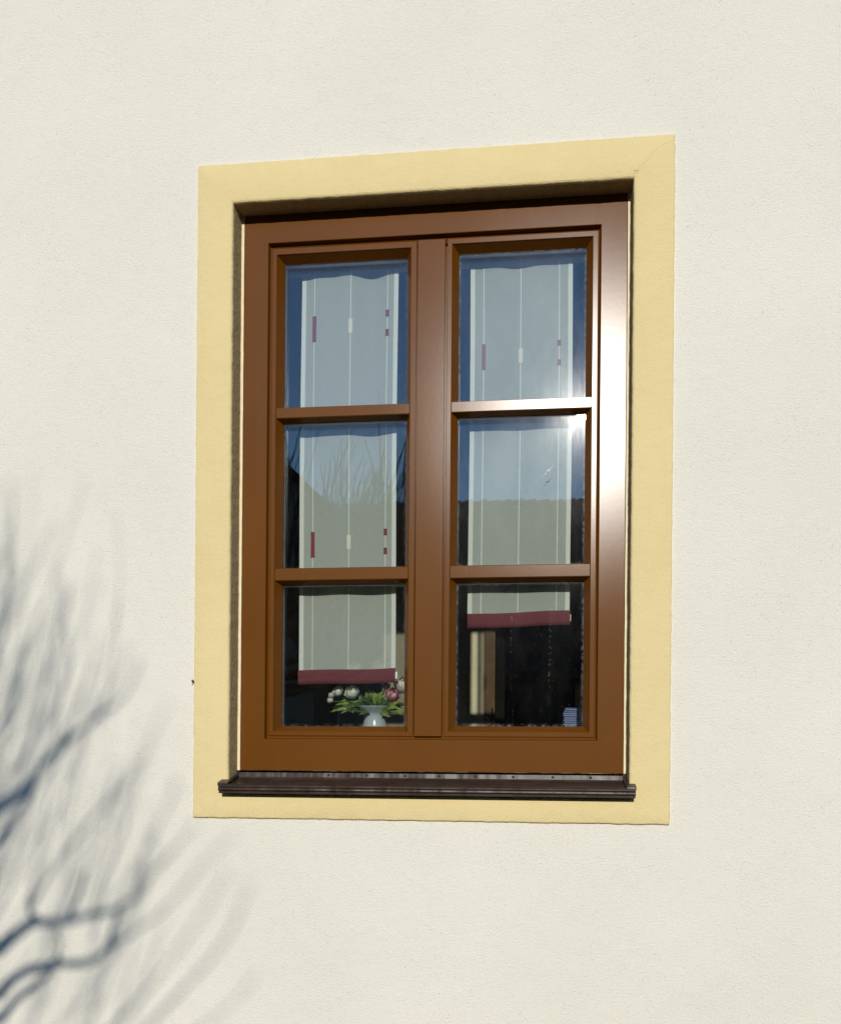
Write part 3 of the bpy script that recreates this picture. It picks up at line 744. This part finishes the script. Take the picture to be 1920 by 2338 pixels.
# taller bare tree across the yard, mirrored in the panes
def bare_tree(x, y, label, seed, H, n, spread):
    q = random.Random(seed)
    t = empty('bare_tree', (x, y, GZ), label, 'tree')
    f = MB(); f.tube([(x, y, GZ - .1), (x + .03, y, GZ + 1.4), (x, y + .02, GZ + 2.6)], [.20, .15, .13], 12); f.build('trunk', M['bark'], t, smooth=True)
    tw = MB(); heads = []
    for k in range(9):
        a = k * 2.4 + q.random(); rr = spread * (.35 + .65 * q.random())
        h = Vector((x + math.cos(a) * rr, y + math.sin(a) * rr * .5, GZ + 3.3 + q.uniform(-.2, .9)))
        b = Vector((x, y + .02, GZ + 2.4 + .2 * (k % 2)))
        f = MB(); f.tube(smooth_line([b, (b + h) / 2 + Vector((0, 0, -.12)), h]), [.10 - .07 * i / 8 for i in range(9)], 8); f.build('limb', M['bark'], t, smooth=True)
        heads.append(h)
    for k in range(n):
        h = q.choice(heads); p = h + Vector((q.uniform(-.25, .25), q.uniform(-.25, .25), q.uniform(-.3, .25)))
        lean = (p.x - x) * .16 + q.uniform(-.14, .22); d = Vector((lean, q.uniform(-.15, .15), 1)).normalized()
        L = H * q.uniform(.45, 1.0); pts = []; bend = Vector((q.uniform(-.22, .30), q.uniform(-.1, .1), 0))
        for i in range(8):
            pts.append(p + d * L * i / 7 + bend * (i / 7) ** 2 * L * .5 + Vector((q.uniform(-.012, .012), 0, 0)))
        tw.tube(pts, [(.014 - .0102 * i / 7) * q.uniform(.8, 1.1) for i in range(8)], 5)
        if q.random() < .5:
            i0 = q.randint(2, 5); s0 = pts[i0]; dd = (d + Vector((q.uniform(-.5, .5), 0, 0))).normalized()
            tw.tube([s0, s0 + dd * L * .2, s0 + dd * L * .38 + Vector((0, 0, .05))], [.008, .006, .004], 5)
    o = tw.build('twigs', M['dark_bark'], t, smooth=True); tag(o, kind='stuff')
bare_tree(-2.55, -9.0, 'tall bare tree with upright shoots mirrored in the middle left pane', 5, 1.9, 150, 1.15)

# ------------------------------------------------------------------ buildings across the yard, mirrored in the glass
def gable_roof(mb, x0, x1, y0, y1, ze, zr, along, ov, th=.18):
    if along == 'x':
        ym = (y0 + y1) / 2; k = (zr - ze) / (ym - y0); a, b = y0 - ov, y1 + ov; zl = ze - k * ov
        prof = [(a, zl), (ym, zr), (b, zl), (b, zl - th), (ym, zr - th), (a, zl - th)]; n = 6
        mb.add([(x0 - ov, p, q) for p, q in prof] + [(x1 + ov, p, q) for p, q in prof],
               [(i, (i + 1) % n, n + (i + 1) % n, n + i) for i in range(n)] + [(0, 5, 4, 1), (1, 4, 3, 2), (6, 7, 10, 11), (7, 8, 9, 10)])
    else:
        xm = (x0 + x1) / 2; k = (zr - ze) / (xm - x0); a, b = x0 - ov, x1 + ov; zl = ze - k * ov
        prof = [(a, zl), (xm, zr), (b, zl), (b, zl - th), (xm, zr - th), (a, zl - th)]; n = 6
        mb.add([(p, y0 - ov, q) for p, q in prof] + [(p, y1 + ov, q) for p, q in prof],
               [(i, (i + 1) % n, n + (i + 1) % n, n + i) for i in range(n)] + [(0, 5, 4, 1), (1, 4, 3, 2), (6, 7, 10, 11), (7, 8, 9, 10)])
barn = empty('barn', (4, -28, GZ), 'long dark tiled barn across the yard, its level ridge mirrored in the panes', 'barn')
f = MB(); f.box(-20, 26, -35, -21, GZ - .1, 2.6); f.build('wall', M['barnwall'], barn)
f = MB(); gable_roof(f, -20, 26, -35, -21, 2.6, 8.20, 'x', .5); rf = f.build('roof', M['tile'], barn)
f = MB()
for k in range(118):
    xk = -20.4 + k * .4; f.tube([(xk, -28, 8.19 + rnd.uniform(-.02, .02)), (xk + .43, -28, 8.22 + rnd.uniform(-.02, .03))], [.12, .16], 8)
tag(f.build('ridge_tiles', M['tile'], rf), kind='stuff')
f = MB(); f.box(1.0, 4.2, -20.99, -20.9, GZ, 1.9); f.build('door', M['doorwood'], barn)
# gable towards the yard; right verge passes through (-3.91, 4.94) falling at 44 degrees
nb = empty('gable_house', (-9, -17, GZ), 'steep gabled house whose sloping roof edge is mirrored in the middle left pane', 'house')
def nbz(x): return 4.94 - .96 * (x + 3.91)
f = MB(); X0, X1 = -14.2, -3.2; XM = (X0 + X1) / 2
f.add([(X0, -16.2, GZ - .1), (X1, -16.2, GZ - .1), (X1, -16.2, nbz(X1) - .2), (XM, -16.2, nbz(XM) - .2), (X0, -16.2, nbz(X1) - .2),
       (X0, -24, GZ - .1), (X1, -24, GZ - .1), (X1, -24, nbz(X1) - .2), (XM, -24, nbz(XM) - .2), (X0, -24, nbz(X1) - .2)],
      [(0, 1, 2, 3, 4), (9, 8, 7, 6, 5), (0, 5, 6, 1), (1, 6, 7, 2), (4, 9, 5, 0)])
f.build('wall', M['neighbourwall'], nb)
f = MB(); gable_roof(f, X0, X1, -24, -16.2, nbz(X1), nbz(XM), 'y', .3); f.build('roof', M['tile'], nb)
for wx in (-10.8, -7.6):
    f = MB(); f.box(wx, wx + 1.0, -16.19, -16.12, .4, 1.8); wf = f.build('window', M['brown'], nb)
    f = MB(); f.box(wx + .12, wx + .88, -16.115, -16.10, .52, 1.68); f.build('window_glass', M['dark_wall'], wf)
